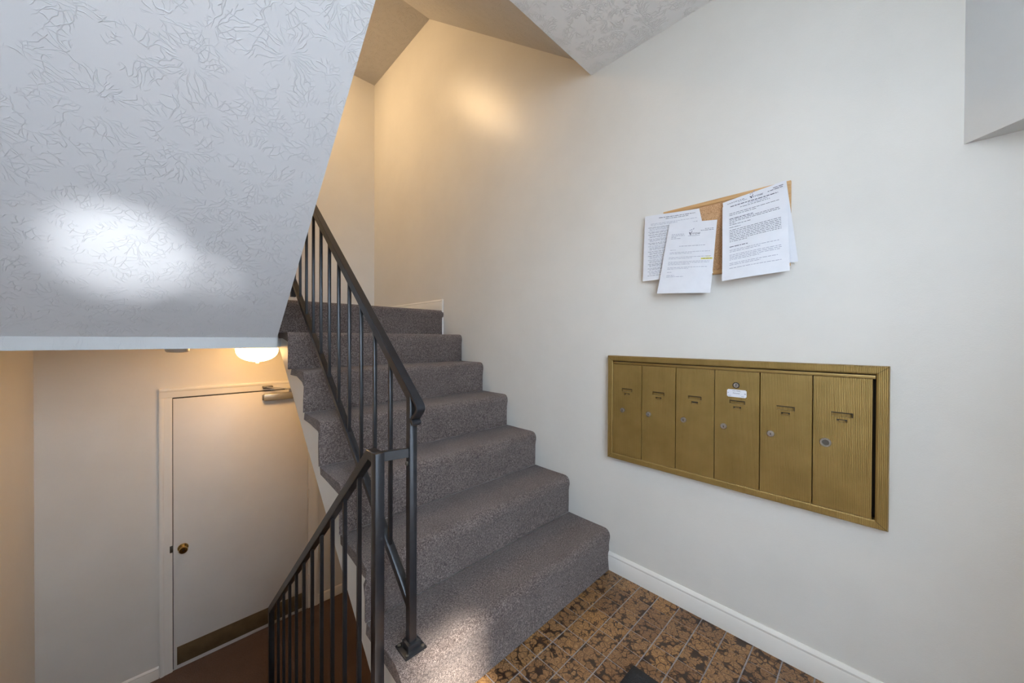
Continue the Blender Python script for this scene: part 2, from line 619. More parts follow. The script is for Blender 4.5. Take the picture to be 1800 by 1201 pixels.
# --- entry floor: mortar bed and separate tiles
floor = struct('floor', MB().prism([(XW, YF), (0, YF), (0, 0.0), (XL + 0.01, 0.0), (XL + 0.01, 0.09), (XW, 0.09)], 'z', -0.24, -0.0035), M['grout'])
P_T = 0.0905
tm = MB()
t = bmesh.new()
bmesh.ops.create_cube(t, size=1)
for v in t.verts:
    v.co = Vector((v.co.x * (P_T - 0.0040), v.co.y * (P_T - 0.0040), v.co.z * 0.008 - 0.004))
bmesh.ops.bevel(t, geom=[e for e in t.edges if all(v.co.z > -0.001 for v in e.verts)], offset=0.0016, segments=1, affect='EDGES')
me_tile = bpy.data.meshes.new('tile')
t.to_mesh(me_tile)
t.free()
me_tile.materials.append(M['tile'])
rest = MB()
for i in range(25):
    for j in range(-1, 18):
        x = -0.008 - P_T * (i + 0.5)
        y = -0.012 - P_T * (j + 0.5)
        if y - P_T / 2 < YF or x - P_T / 2 < XW or (j < 0 and i < 13):
            continue
        dz = random.uniform(-0.0005, 0.0004)
        if i < 13:
            o = bpy.data.objects.new('tile', me_tile)
            C.objects.link(o)
            o.parent = floor
            o.location = (x, y, dz)
            o.rotation_euler = (random.uniform(-.004, .004), random.uniform(-.004, .004), random.uniform(-.006, .006))
        else:
            h = (P_T - 0.0040) / 2
            rest.box(x - h, x + h, y - h, y + h, -0.008, dz)
rest.build('tile_field', M['tile'], floor, kind='stuff', smooth=None)


# --- baseboards (profiled)
def base_prof(th=0.013, h=0.09):
    return [(0, 0), (th, 0), (th, h - 0.024), (th - 0.002, h - 0.02), (th - 0.001, h - 0.012), (th - 0.004, h - 0.006), (th - 0.009, h), (0, h)]


struct('baseboard_right', MB().prism([(-a, z) for a, z in base_prof()], 'y', YF, -0.02), M['trim'], 30)
bl = MB().prism([(-a, z + 7 * R) for a, z in base_prof()], 'y', 1.515, YB)
bl.box(-0.012, 0, 1.503, 1.516, 6 * R, 7 * R + 0.09, 0.003)
struct('baseboard_landing', bl, M['trim'], 30)
struct('baseboard_back', MB().prism([(YB - a, ZL + z) for a, z in base_prof()], 'x', XW, -1.667), M['trim'], 30)
struct('baseboard_back_hall', MB().prism([(YB - a, ZL + z) for a, z in base_prof()], 'x', -0.56, 0), M['trim'], 30)
struct('baseboard_left', MB().prism([(XW + a, ZL + z) for a, z in base_prof()], 'y', 1.52, YB), M['trim'], 30)
# angled bulkhead on the right wall
struct('wall_bulkhead', MB().prism([(0, -1.135), (-0.5, YF), (0, YF)], 'z', 1.724, 2.571), M['bulk'])

# ================================================================== STAIRS
# flight 1: white body with seven carpeted steps
st1 = empty('staircase', (-0.57, 0, 0), 'grey-brown carpeted stair flight climbing from the tiled entry along the mailbox wall', 'stairs')
S = R / T
body = [(-0.008, -0.2)]
for k in range(1, 8):
    body += [((k - 1) * T - 0.006, (k - 1) * R - (0.2 if k == 1 else 0.03)), ((k - 1) * T - 0.006, k * R - 0.03)]
body[0:1] = []
body += [(1.56, 7 * R - 0.03), (1.56, -0.125 + S * 1.56), (0.0, -0.125), (-0.006, -0.2)]
MB().prism(body[:-1], 'x', XL + 0.007, -0.001).build('stringer', M['wall'], st1, 'white painted stringer and soffit under the carpet edge', smooth=None)


def step_mesh(k):
    y0, z0 = (k - 1) * T, (k - 1) * R
    base = -0.027 if k == 1 else -0.019
    outer = [(base, 0), (base + (-0.019 - base) * 0.6, 0.06), (-0.0195, 0.120), (-0.022, 0.140), (-0.025, 0.155), (-0.025, 0.168), (-0.021, 0.182), (-0.012, 0.1935), (0.0, 0.199), (0.02, R)]
    yb = T - 0.022 if k < 7 else 0.10
    outer += [((yb + 0.02) / 2, R - 0.001), (yb, R)]
    inner = [(yb, R - 0.034), ((yb + 0.02) / 2, R - 0.035), (0.0, R - 0.048), (-0.011, R - 0.056), (-0.008, R - 0.075), (-0.006, 0.08), (-0.006, 0.0)]
    prof = outer + inner
    bm = bmesh.new()
    N = 26
    rows = []
    for i in range(N + 1):
        f = i / N
        xl = -1.192 if k == 7 else (XL - 0.012 if k == 6 else XL)
        x = xl + f * (-0.0015 - xl)
        ring = []
        for q, (py, pz) in enumerate(prof):
            jx = jy = jz = 0
            if 0 < q < len(outer) - 1:
                nv = noise.noise(Vector((x * 4.0, k * 3.1 + py * 6, pz * 8)))
                jy = nv * 0.004
                if q < 9:
                    jy -= 0.0
            if i == 0:      # ragged cut edge of the carpet
                jx = random.uniform(-0.004, 0.003)
                if q >= len(outer):
                    jz = random.uniform(-0.004, 0.003)
            ring.append(bm.verts.new((x + jx, y0 + py + jy, z0 + pz + jz)))
        rows.append(ring)
    n = len(prof)
    for A, B in zip(rows, rows[1:]):
        for q in range(n):
            bm.faces.new((A[q], A[(q + 1) % n], B[(q + 1) % n], B[q]))
    # close the ends with strips between outer and inner
    for ring in (rows[0], rows[-1]):
        f = bm.faces.new(ring)
    bmesh.ops.recalc_face_normals(bm, faces=bm.faces[:])
    bmesh.ops.triangulate(bm, faces=[f for f in bm.faces if len(f.verts) > 4])
    mb = MB()
    mb.bm.free()
    mb.bm = bm
    return mb


for k in range(1, 8):
    step_mesh(k).build('step', M['carpet'], st1, smooth=50)

# flight 2 (rises back over the camera) : textured sloping soffit
S2 = 0.7625


def z2(y):
    return 1.1707 + S2 * (1.268 - y)


p2 = [(1.266, 1.1707), (-0.560, z2(-0.560)), (-0.560, 2.790), (-0.2, 2.790)]
yy = -0.2
for k in range(6, 0, -1):
    p2 += [(yy, 7 * R + k * R - 0.02), (min(yy + T, 1.266), 7 * R + k * R - 0.02)]
    yy += T
p2 = [p for i, p in enumerate(p2) if i == 0 or p != p2[i - 1]]
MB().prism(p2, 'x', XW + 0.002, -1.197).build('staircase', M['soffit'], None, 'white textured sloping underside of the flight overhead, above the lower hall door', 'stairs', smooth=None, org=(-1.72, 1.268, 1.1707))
# flight 3: underside seen high above the first flight
S3 = 0.786
p3 = [(0.106, 2.627), (1.729, 2.627 + S3 * 1.625), (1.729, 4.19), (0.106, 2.92)]
MB().prism(p3, 'x', XL - 0.03, -0.001).build('staircase', M['tan'], None, 'darker textured underside of the next flight, high on the mailbox wall', 'stairs', smooth=None, org=(-0.57, 0.104, 2.627))
# flight 4: closes the well above flight 2
p4 = [(y, z + 2.74) for y, z in [(1.268, 1.1707), (-0.20, z2(-0.20)), (-0.20, z2(-0.2) + .2), (1.268, 1.45)]]
MB().prism(p4, 'x', XW + 0.002, -1.197).build('staircase', M['soffit'], None, 'topmost stair flight, above the landing lamp and out of the picture', 'stairs', smooth=None, org=(-1.72, 1.268, 3.9))
# flight down to the lower hall
st0 = empty('staircase', (-1.72, 0.09, ZL), 'brown carpeted flight down to the lower hall, left of the lower railing', 'stairs')
RD, TD = -ZL / 7, 0.235
for k in range(1, 7):
    y0 = 0.09 + (k - 1) * TD
    MB().box(XW + 0.002, -1.203, y0, y0 + TD + 0.02, ZL, -RD * k, 0.008).build('step', M['hall_carpet'], st0)

# ================================================================== RAILINGS
RS = 0.82
XR = -1.0725


def zt(y):
    return 1.001 + RS * (y - 0.023)


rail = empty('stair_railing', (XR, 0.04, R), 'black steel railing on the first step, handrail rising beside the carpeted flight', 'railing')
cs = math.sqrt(1 + RS * RS)
# post
MB().prism([(0.0275, R + 0.004), (0.0525, R + 0.004), (0.0525, zt(0.0525) - 0.012), (0.0275, zt(0.0275) - 0.012)], 'x', XR - 0.0125, XR + 0.0125, 0.0015).build('post', M['steel'], rail)
YE = 1.50
# square top tube
MB().prism([(0.05, zt(0.05) - 0.012), (YE, zt(YE) - 0.012), (YE, zt(YE) - 0.012 - 0.032), (0.05, zt(0.05) - 0.012 - 0.032)], 'x', XR - 0.0125, XR + 0.0125, 0.0012).build('top_rail', M['steel'], rail)
# moulded cap with turned-down end
path = [(YE, zt(YE)), (0.03, zt(0.03)), (-0.004, zt(-0.004)), (-0.013, zt(-0.013) - 0.001), (-0.018, zt(-0.018) - 0.005), (-0.019, zt(-0.018) - 0.013), (-0.015, 0.947), (0.004, 0.927), (0.016, 0.919)]
thick = 0.0105
inn = []
for i, (y, z) in enumerate(path):
    a = Vector(path[max(i - 1, 0)])
    b = Vector(path[min(i + 1, len(path) - 1)])
    d = (b - a).normalized()
    nrm = Vector((-d.y, d.x))          # towards the under side (path runs -y)
    inn.append((y + nrm.x * thick, z + nrm.y * thick))
cap = MB().prism(path + inn[::-1], 'x', XR - 0.0145, XR + 0.0145, 0.0018)
hr = cap.build('handrail', M['steel'], rail)
lip = [(0.0265, 0.924), (0.012, 0.921), (0.006, 0.914), (0.006, 0.906), (0.012, 0.901), (0.0185, 0.907), (0.0265, 0.914)]
MB().prism(lip, 'x', XR - 0.0145, XR + 0.0145, 0.0015).build('scroll', M['steel'], hr)


def zb(y):
    return 0.332 + RS * (y - 0.055)


MB().prism([(0.05, zb(0.05)), (YE, zb(YE)), (YE, zb(YE) + 0.030), (0.05, zb(0.05) + 0.030)], 'x', XR - 0.0125, XR + 0.0125, 0.0012).build('bottom_rail', M['steel'], rail)
for i in range(11):
    y = 0.187 + 0.1273 * i
    h = 0.0063
    MB().prism([(y - h, zb(y - h) + 0.026), (y + h, zb(y + h) + 0.026), (y + h, zt(y + h) - 0.040), (y - h, zt(y - h) - 0.040)], 'x', XR - h, XR + h, 0.0008).build('baluster', M['steel'], rail)
bp = MB().box(XR - 0.036, XR + 0.036, 0.006, 0.076, R - 0.002, R + 0.005, 0.002).build('base_plate', M['steel'], rail)
MB().box(XR - 0.021, XR + 0.021, 0.019, 0.061, R + 0.004, R + 0.026, 0.003).build('post_collar', M['steel'], rail)
for sx, sy in ((-0.027, 0.016), (0.027, 0.066), (-0.027, 0.066), (0.027, 0.016)):
    MB().lathe([(0.0055, 0), (0.0055, 0.003), (0.003, 0.0045), (0, 0.0045)], (XR + sx, sy, R + 0.005), (0, 0, 1), 10).build('screw', M['nickel_dark'], bp)
MB().box(XR - 0.0125, XR + 0.0125, YE - 0.02, YE + 0.005, zb(YE) - 0.1, zt(YE) - 0.02).build('post', M['steel'], rail)

# lower railing
XD = -1.171
rail2 = empty('stair_railing', (XD, 0.06, 0), 'black steel railing in the foreground, descending to the lower hall', 'railing')


def zd(y):
    return 0.8295 - 0.877 * (y - 0.1135)


MB().box(XD - 0.014, XD + 0.014, 0.045, 0.077, 0.0, 0.8295, 0.0016).build('post', M['steel'], rail2)
MB().prism([(0.07, 0.8295), (0.1135, 0.8295), (1.575, zd(1.575)), (1.575, zd(1.575) - 0.045), (0.1, zd(0.1) - 0.045 + 0.006), (0.07, 0.798)], 'x', XD - 0.014, XD + 0.014, 0.0014).build('top_rail', M['steel'], rail2)
MB().box(XD - 0.014, XD + 0.014, 1.547, 1.577, ZL, zd(1.577) - 0.012, 0.0016).build('post', M['steel'], rail2)
for i in range(10):
    y = 0.203 + 0.1303 * i
    h = 0.0064
    MB().prism([(y - h, zd(y) - 0.80), (y + h, zd(y) - 0.80), (y + h, zd(y + h) - 0.040), (y - h, zd(y - h) - 0.040)], 'x', XD - h, XD + h, 0.0008).build('baluster', M['steel'], rail2)
MB().prism([(0.077, zd(0.077) - 0.83), (1.547, zd(1.547) - 0.83), (1.547, zd(1.547) - 0.795), (0.077, zd(0.077) - 0.795)], 'x', XD - 0.0125, XD + 0.0125, 0.001).build('bottom_rail', M['steel'], rail2)
cb = MB().prism([(XD + 0.013, 0.052), (XR - 0.0122, 0.0345), (XR - 0.0122, 0.0465), (XD + 0.013, 0.070)], 'z', 0.801, 0.8290, 0.001).build('connecting_bar', M['steel'], rail2)
MB().lathe([(0.0055, 0), (0.0065, 0.002), (0.0065, 0.006), (0.004, 0.008), (0, 0.008)], (XR - 0.0125, 0.040, 0.782), (-1, 0, 0), 12).build('bolt', M['nickel_dark'], cb)

# ================================================================== MAILBOXES
FX = -0.032     # front plane of the frame
Y0, Y1, Z0, Z1 = -0.024, -0.997, 0.578, 1.088
IY0, IY1, IZ0, IZ1 = -0.052, -0.967, 0.605, 1.062
mb_ = empty('mailbox_unit', (0, (Y0 + Y1) / 2, Z0), 'gold ribbed metal bank of six mailboxes recessed in the right wall', 'mailbox')
# mitred frame: four sides, each outer lip slightly bevelled
frm = MB()
t = bmesh.new()
outer_c = [(Y0, Z0), (Y1, Z0), (Y1, Z1), (Y0, Z1)]
inner_c = [(IY0, IZ0), (IY1, IZ0), (IY1, IZ1), (IY0, IZ1)]


def ins(c, d):
    cy, cz = (Y0 + Y1) / 2, (Z0 + Z1) / 2
    return (c[0] - d * (1 if c[0] > cy else -1), c[1] - d * (1 if c[1] > cz else -1))


loops = []
for pts, x in (([c for c in outer_c], 0.001), ([c for c in outer_c], FX + 0.006), ([ins(c, 0.003) for c in outer_c], FX), ([ins(c, -0.004) for c in inner_c], FX + 0.001), ([c for c in inner_c], FX + 0.003), ([c for c in inner_c], 0.0)):
    loops.append([t.verts.new((x, *c)) for c in pts])
for A, B in zip(loops, loops[1:]):
    for i in range(4):
        j = (i + 1) % 4
        t.faces.new((A[i], A[j], B[j], B[i]))
bmesh.ops.recalc_face_normals(t, faces=t.faces[:])
frm._take(t)
frm.build('frame', M['gold'], mb_, smooth=None)
# fine mitre seams
for a, b in zip(outer_c, inner_c):
    MB().bar((FX - 0.0001, a[0] * 0.93 + b[0] * 0.07, a[1] * 0.93 + b[1] * 0.07), (FX - 0.0001, a[0] * 0.1 + b[0] * 0.9, a[1] * 0.1 + b[1] * 0.9), 0.0008, 0.0008, 0).build('mitre_seam', M['gold_dark'], mb_, smooth=None)
MB().box(-0.002, 0.0, IY1, IY0, IZ0, IZ1).build('back_panel', M['black'], mb_, smooth=None)
MB().box(FX + 0.004, -0.003, IY1 + 0.001, IY0 + 0.0035, 1.0475, 1.0585, 0.0015).build('header_rail', M['gold_plain'], mb_)
seams = [-0.0525, -0.2030, -0.3575, -0.5105, -0.6642, -0.8158, -0.9615]
DX = FX + 0.003
for i in range(6):
    a, b = seams[i] - 0.0012, seams[i + 1] + 0.0018
    zt0, zb0 = 1.0465, 0.6065
    d_or = (DX, a, zb0)
    yc = -0.0165 + (seams[i] + seams[i + 1]) / 2 + 0.016
    # name slot and number slot holes
    nz1, nz0 = 0.9315, 0.9165
    wz1, wz0 = 0.9085, 0.8985
    if i == 3:
        nz1, nz0 = 0.9325, 0.9190
    if i == 3:
        yc -= 0.002
    ny0, ny1 = yc + 0.0265, yc - 0.0265
    wy0, wy1 = yc + 0.0135, yc - 0.0135
    ys = [a, ny0, wy0, wy1, ny1, b]
    zs = [zb0, wz0, wz1, nz0, nz1, zt0]
    t = bmesh.new()
    g = {}

    def V(x, p, q):
        key = (round(x, 5), p, q)
        if key not in g:
            g[key] = t.verts.new((x, ys[p], zs[q]))
        return g[key]

    def hole(p, q):
        return (q == 3 and 1 <= p <= 3) or (q == 1 and p == 2)
    for p in range(5):
        for q in range(5):
            if not hole(p, q):
                t.faces.new((V(DX, p, q), V(DX, p + 1, q), V(DX, p + 1, q + 1), V(DX, p, q + 1)))
            else:
                dx2 = DX + (0.0085 if q == 3 else 0.0055)
                t.faces.new((V(dx2, p, q), V(dx2, p + 1, q), V(dx2, p + 1, q + 1), V(dx2, p, q + 1)))
                for (e, f2, dp, dq) in (((p, q), (p + 1, q), 0, -1), ((p, q + 1), (p + 1, q + 1), 0, 1), ((p, q), (p, q + 1), -1, 0), ((p + 1, q), (p + 1, q + 1), 1, 0)):
                    if not hole(p + dp, q + dq):
                        t.faces.new((V(DX, *e), V(DX, *f2), V(dx2, *f2), V(dx2, *e)))
    # door edges
    for p in range(5):
        for q in (0, 5):
            t.faces.new((V(DX, p, q), V(DX, p + 1, q), V(DX + 0.014, p + 1, q), V(DX + 0.014, p, q)))
    for q in range(5):
        for p in (0, 5):
            t.faces.new((V(DX, p, q), V(DX, p, q + 1), V(DX + 0.014, p, q + 1), V(DX + 0.014, p, q)))
    bmesh.ops.recalc_face_normals(t, faces=t.faces[:])
    mbx = MB()
    mbx._take(t)
    door = mbx.build('door', M['gold'], mb_, smooth=None, org=d_or)
    # cast shadow modelled as dark strips along the name slot's top and right
    MB().box(DX + 0.0004, DX + 0.0080, ny1 + 0.0003, ny0 - 0.0003, nz1 - 0.0036, nz1 - 0.0002).build('slot_shadow', M['gold_dark'], door, smooth=None)
    MB().box(DX + 0.0004, DX + 0.0080, ny1 + 0.0002, ny1 + 0.0026, nz0 + 0.0004, nz1 - 0.0030).build('slot_shadow', M['gold_dark'], door, smooth=None)
    # number window: dark strip showing in the upper part of the small slot
    MB().box(DX + 0.0025, DX + 0.0036, wy1 + 0.001, wy0 - 0.001, wz0 + 0.0045, wz1 - 0.0004).build('number_slot', M['black'], door, smooth=None)
    if i != 2:
        MB().box(DX + 0.0021, DX + 0.0027, wy1 + 0.006, wy0 - 0.006, wz0 + 0.0035, wz1 - 0.003).build('number_card', M['gold_plain'], door, smooth=None)
    # lock
    ly, lz = seams[i] - 0.0335, 0.825
    if i == 0:
        ly -= 0.021
    if i < 5:
        MB().lathe([(0.0115, 0), (0.0115, 0.0045), (0.0105, 0.006), (0.0075, 0.0066), (0.0072, 0.0056), (0, 0.0056)], (DX, ly, lz), (-1, 0, 0), 28).build('lock', M['chrome'], door)
        MB().box(DX - 0.0062, DX - 0.0050, ly - 0.0011, ly + 0.0011, lz - 0.0045, lz + 0.0035).build('keyhole', M['black'], door, smooth=None)
    else:
        MB().lathe([(0.0150, 0), (0.0150, 0.003), (0.0138, 0.0045), (0.0100, 0.0045), (0.0092, 0.002), (0.0092, 0.0005), (0.0105, 0.0)], (DX, ly, lz), (-1, 0, 0), 28).build('lock_ring', M['chrome'], door, 'larger chrome ring around an open lock hole')
        MB().lathe([(0.0094, 0.0), (0.0094, 0.0008), (0, 0.0008)], (DX, ly, lz), (-1, 0, 0), 24).build('lock_core', M['nickel_dark'], door)
    if i == 3:
        MB().lathe([(0.0118, 0), (0.0118, 0.003), (0.0095, 0.0042), (0.0088, 0.003), (0.0088, 0.001)], (DX, -0.586, 0.9915), (-1, 0, 0), 28).build('lock_ring', M['black'], door, 'black ring of the carrier lock')
        MB().lathe([(0.0088, 0.0), (0.0088, 0.0028), (0, 0.0028)], (DX, -0.586, 0.9915), (-1, 0, 0), 24).build('lock_core', M['chrome'], door)
        MB().box(DX - 0.0034, DX - 0.0026, -0.5872, -0.5848, 0.9865, 0.9975).build('keyhole', M['black'], door, smooth=None)
        # white card with print
        lab = MB()
        t = bmesh.new()
        bmesh.ops.create_cube(t, size=1)
        for v in t.verts:
            v.co = Vector((DX - 0.0004 + v.co.x * 0.0008, -0.588 + v.co.y * 0.066, 0.9600 + v.co.z * 0.0295))
        bmesh.ops.bevel(t, geom=[e for e in t.edges if abs(e.verts[0].co.x - e.verts[1].co.x) > 0.0005], offset=0.003, segments=3, affect='EDGES')
        lab._take(t)
        card = lab.build('label_card', M['label'], door, smooth=None)
        pr = MB()
        for (cy, cz, wd, hh) in ((-0.5640, 0.9500, 0.010, 0.0016), (-0.6085, 0.9495, 0.010, 0.0014), (-0.5590, 0.9610, 0.0030, 0.0024), (-0.6165, 0.9600, 0.0048, 0.0036)):
            pr.box(DX - 0.0012, DX - 0.0008, cy - wd / 2, cy + wd / 2, cz - hh / 2, cz + hh / 2)
        pr.build('print', M['ink_light'], card, smooth=None, kind='stuff')
        CARD = card


# ------------------------------------------------------------------ lettering
def text_mesh(body, size):
    cu = bpy.data.curves.new('lettering', 'FONT')
    cu.body = body
    cu.size = size
    cu.align_x = 'CENTER'
    cu.align_y = 'CENTER'
    o = bpy.data.objects.new('lettering', cu)
    C.objects.link(o)
    dg = bpy.context.evaluated_depsgraph_get()
    dg.update()
    me = bpy.data.meshes.new_from_object(o.evaluated_get(dg))
    bpy.data.objects.remove(o)
    vs_ = [v.co.copy() for v in me.vertices]
    fs_ = [tuple(p.vertices) for p in me.polygons]
    bpy.data.meshes.remove(me)
    return vs_, fs_


def letters(mb, body, size, fn):
    """fn maps (right, up) metres to a world point"""
    v, f = text_mesh(body, size)
    vv = [mb.bm.verts.new(fn(c.x, c.y)) for c in v]
    for q in f:
        try:
            mb.bm.faces.new([vv[i] for i in q])
        except ValueError:
            pass


lt = MB()
letters(lt, 'U.S. MAIL', 0.0068, lambda a, b: (DX - 0.0013, -0.588 - a, 0.9695 + b))
letters(lt, 'Personal', 0.0066, lambda a, b: (DX - 0.0013, -0.587 - a, 0.9605 + b))
lt.build('lettering', M['ink'], CARD, smooth=None, kind='stuff')

# ================================================================== CORK BOARD AND NOTICES
cb_y0, cb_y1, cb_z0, cb_z1 = -0.290, -0.748, 1.436, 1.7425
tilt = 0.004
ck = empty('cork_board', (0, (cb_y0 + cb_y1) / 2, cb_z0), 'wood-framed cork board hung on the wall above the gold mailboxes', 'notice board')
MB().box(-0.0085, -0.0005, cb_y1 + 0.012, cb_y0 - 0.012, cb_z0 + 0.012, cb_z1 - 0.012).build('cork_panel', M['cork'], ck)
for (a, b, c, d) in ((cb_y1, cb_y0, cb_z1 - 0.017, cb_z1), (cb_y1, cb_y0, cb_z0, cb_z0 + 0.017), (cb_y1, cb_y1 + 0.017, cb_z0 + 0.017, cb_z1 - 0.017), (cb_y0 - 0.017, cb_y0, cb_z0 + 0.017, cb_z1 - 0.017)):
    MB().box(-0.0135, -0.0003, a, b, c, d, 0.002).build('frame_strip', M['pine'], ck)


def make_paper(label, tl, tr, br, bl, bow, curl, lines, mat_ink='ink', logo=None, hl=None, group='notices pinned on the cork board'):
    """letter sheet between four world corners; bow lifts the middle off the wall, curl lifts the bottom"""
    tl, tr, br, bl = (Vector(c) for c in (tl, tr, br, bl))

    def S_(s, t):           # s 0..1 left to right, t 0..1 top to bottom
        p = (tl * (1 - s) + tr * s) * (1 - t) + (bl * (1 - s) + br * s) * t
        lift = bow * math.sin(PI * s) * (0.3 + 0.7 * t) + curl * (t ** 3) * (1 - 0.6 * s) + 0.0016 * math.sin(7 * s + 5 * t)
        return Vector((min(p.x - lift, -0.0006), p.y, p.z))
    W = (tr - tl).length
    H = (bl - tl).length
    ns, nt = 12, 16
    mbp = MB()
    b = mbp.bm
    for off in (0.0, 0.0004):
        pass
    F = [[b.verts.new(S_(i / ns, j / nt)) for i in range(ns + 1)] for j in range(nt + 1)]
    B = [[b.verts.new(S_(i / ns, j / nt) + Vector((0.0004, 0, 0))) for i in range(ns + 1)] for j in range(nt + 1)]
    for j in range(nt):
        for i in range(ns):
            b.faces.new((F[j][i], F[j + 1][i], F[j + 1][i + 1], F[j][i + 1]))
            b.faces.new((B[j][i], B[j][i + 1], B[j + 1][i + 1], B[j + 1][i]))
    edge = [(0, i) for i in range(ns + 1)] + [(j, ns) for j in range(1, nt + 1)] + [(nt, i) for i in range(ns - 1, -1, -1)] + [(j, 0) for j in range(nt - 1, 0, -1)]
    for e, f in zip(edge, edge[1:] + edge[:1]):
        b.faces.new((F[e[0]][e[1]], F[f[0]][f[1]], B[f[0]][f[1]], B[e[0]][e[1]]))
    org = (tl + tr) / 2
    sheet = mbp.build('notice_sheet', M['paper'], None, label, 'paper', group, org=org)

    def onp(s, t):
        return S_(s, t) + Vector((-0.0007, 0, 0))
    pr = MB()

    def dash(mb, s0, s1, t0, t1):
        n = max(1, int((s1 - s0) * 10))
        top = [mb.bm.verts.new(onp(s0 + (s1 - s0) * i / n, t0)) for i in range(n + 1)]
        bot = [mb.bm.verts.new(onp(s0 + (s1 - s0) * i / n, t1)) for i in range(n + 1)]
        for i in range(n):
            mb.bm.faces.new((top[i], bot[i], bot[i + 1], top[i + 1]))
    light = MB()
    for (s0, s1, t, h, weight) in lines:
        s = s0
        tgt = pr if weight else light
        while s < s1 - 0.006:
            wlen = random.uniform(0.018, 0.075)
            e = min(s + wlen, s1)
            dash(tgt, s, e, t - h / 2, t + h / 2)
            s = e + 0.011
    if logo:
        s_c, t_c, sz = logo

        def onl(a, c):
            return onp(s_c + a / W, t_c - c / H)
        letters(pr, 'rrow', sz, lambda a, c: onl(a + sz * 0.55, c))
        # tick-like mark that stands for the first letter, with small leaves above
        for poly in ([(-1.15, 0.35), (-0.95, 0.42), (-0.72, -0.02), (-0.55, -0.40), (-0.75, -0.44), (-0.92, -0.1)], [(-0.85, 0.02), (-0.45, 0.62), (-0.30, 0.66), (-0.68, -0.05)]):
            vv = [pr.bm.verts.new(onl(a * sz, c * sz)) for a, c in poly]
            pr.bm.faces.new(vv)
        for poly in ([(-0.6, 0.75), (-0.42, 0.95), (-0.5, 1.2), (-0.68, 1.0)], [(-0.28, 0.95), (-0.05, 1.1), (0.0, 1.45), (-0.22, 1.3)], [(-0.95, 0.7), (-0.8, 0.85), (-0.9, 1.05), (-1.05, 0.85)]):
            vv = [light.bm.verts.new(onl(a * sz, c * sz)) for a, c in poly]
            light.bm.faces.new(vv)
        dash(light, s_c - 0.11, s_c + 0.13, t_c + 0.028, t_c + 0.033)
    if hl:
        hm = MB()
        for (s0, s1, t, h) in hl:
            n = 4
            top = [hm.bm.verts.new(S_(s0 + (s1 - s0) * i / n, t - h / 2) + Vector((-0.0005, 0, 0))) for i in range(n + 1)]
            bot = [hm.bm.verts.new(S_(s0 + (s1 - s0) * i / n, t + h / 2) + Vector((-0.0005, 0, 0))) for i in range(n + 1)]
            for i in range(n):
                hm.bm.faces.new((top[i], bot[i], bot[i + 1], top[i + 1]))
        hm.build('highlighter_mark', M['yellow'], sheet, 'yellow highlighter', smooth=None, kind='stuff')
    if len(pr.bm.verts):
        pr.build('print', M[mat_ink], sheet, smooth=None, kind='stuff')
    if len(light.bm.verts):
        light.build('faint_print', M['ink_light'], sheet, smooth=None, kind='stuff')
    return sheet


# left sheet, dense paragraphs
L = [(0.28, 0.92, 0.055, 0.008, 1), (0.40, 0.80, 0.080, 0.007, 1), (0.12, 0.93, 0.135, 0.005, 0), (0.12, 0.60, 0.155, 0.005, 0)]
t_ = 0.19
while t_ < 0.93:
    n = random.choice((2, 3, 3, 4))
    for q in range(n):
        if t_ < 0.93:
            L.append((0.10 if q else 0.075, 0.93 if q < n - 1 else random.uniform(0.5, 0.9), t_, 0.0052, 1 if random.random() < 0.4 else 0))
        t_ += 0.0185
    t_ += 0.009
make_paper('white densely typed sheet at the left of the cork board, partly covered',
           (-0.0215, -0.210, 1.740), (-0.0185, -0.444, 1.718), (-0.018, -0.498, 1.441), (-0.028, -0.205, 1.438), 0.003, 0.004, L, 'ink')
# middle letter with logo and highlighted words
L = [(0.10, 0.36, 0.165, 0.006, 0), (0.10, 0.38, 0.185, 0.006, 0), (0.10, 0.22, 0.205, 0.006, 0), (0.10, 0.30, 0.225, 0.006, 0),
     (0.78, 0.95, 0.110, 0.006, 1), (0.70, 0.95, 0.130, 0.006, 1), (0.30, 0.82, 0.335, 0.006, 0), (0.12, 0.24, 0.385, 0.005, 0)]
for a, b, c in ((0.42, 2, 0.93), (0.49, 2, 0.95), (0.555, 3, 0.93), (0.635, 2, 0.90)):
    for q in range(b):
        L.append((0.12, c if q < b - 1 else c - 0.35, a + 0.018 * q, 0.005, 0))
L += [(0.13, 0.22, 0.70, 0.005, 0), (0.13, 0.30, 0.745, 0.005, 0), (0.13, 0.48, 0.765, 0.005, 0), (0.80, 0.96, 0.522, 0.006, 1)]
make_paper('white letter with dark logo and yellow highlighted line, lowest on the cork board',
           (-0.0265, -0.324, 1.681), (-0.0255, -0.514, 1.653), (-0.035, -0.494, 1.359), (-0.044, -0.282, 1.373), 0.004, 0.012, L, 'ink', (0.56, 0.165, 0.0165), [(0.77, 0.98, 0.523, 0.022), (0.86, 0.93, 0.492, 0.010)])
# sheet behind at the right
make_paper('white sheet mostly hidden behind the right notice, logo showing at its top',
           (-0.0185, -0.531, 1.717), (-0.0175, -0.735, 1.745), (-0.018, -0.771, 1.447), (-0.020, -0.56, 1.43), 0.001, 0.002,
           [(0.08, 0.36, 0.045, 0.007, 1), (0.26, 0.40, 0.062, 0.006, 0), (0.80, 0.95, 0.040, 0.008, 1), (0.72, 0.95, 0.060, 0.008, 1)], 'ink', (0.53, 0.060, 0.0155))
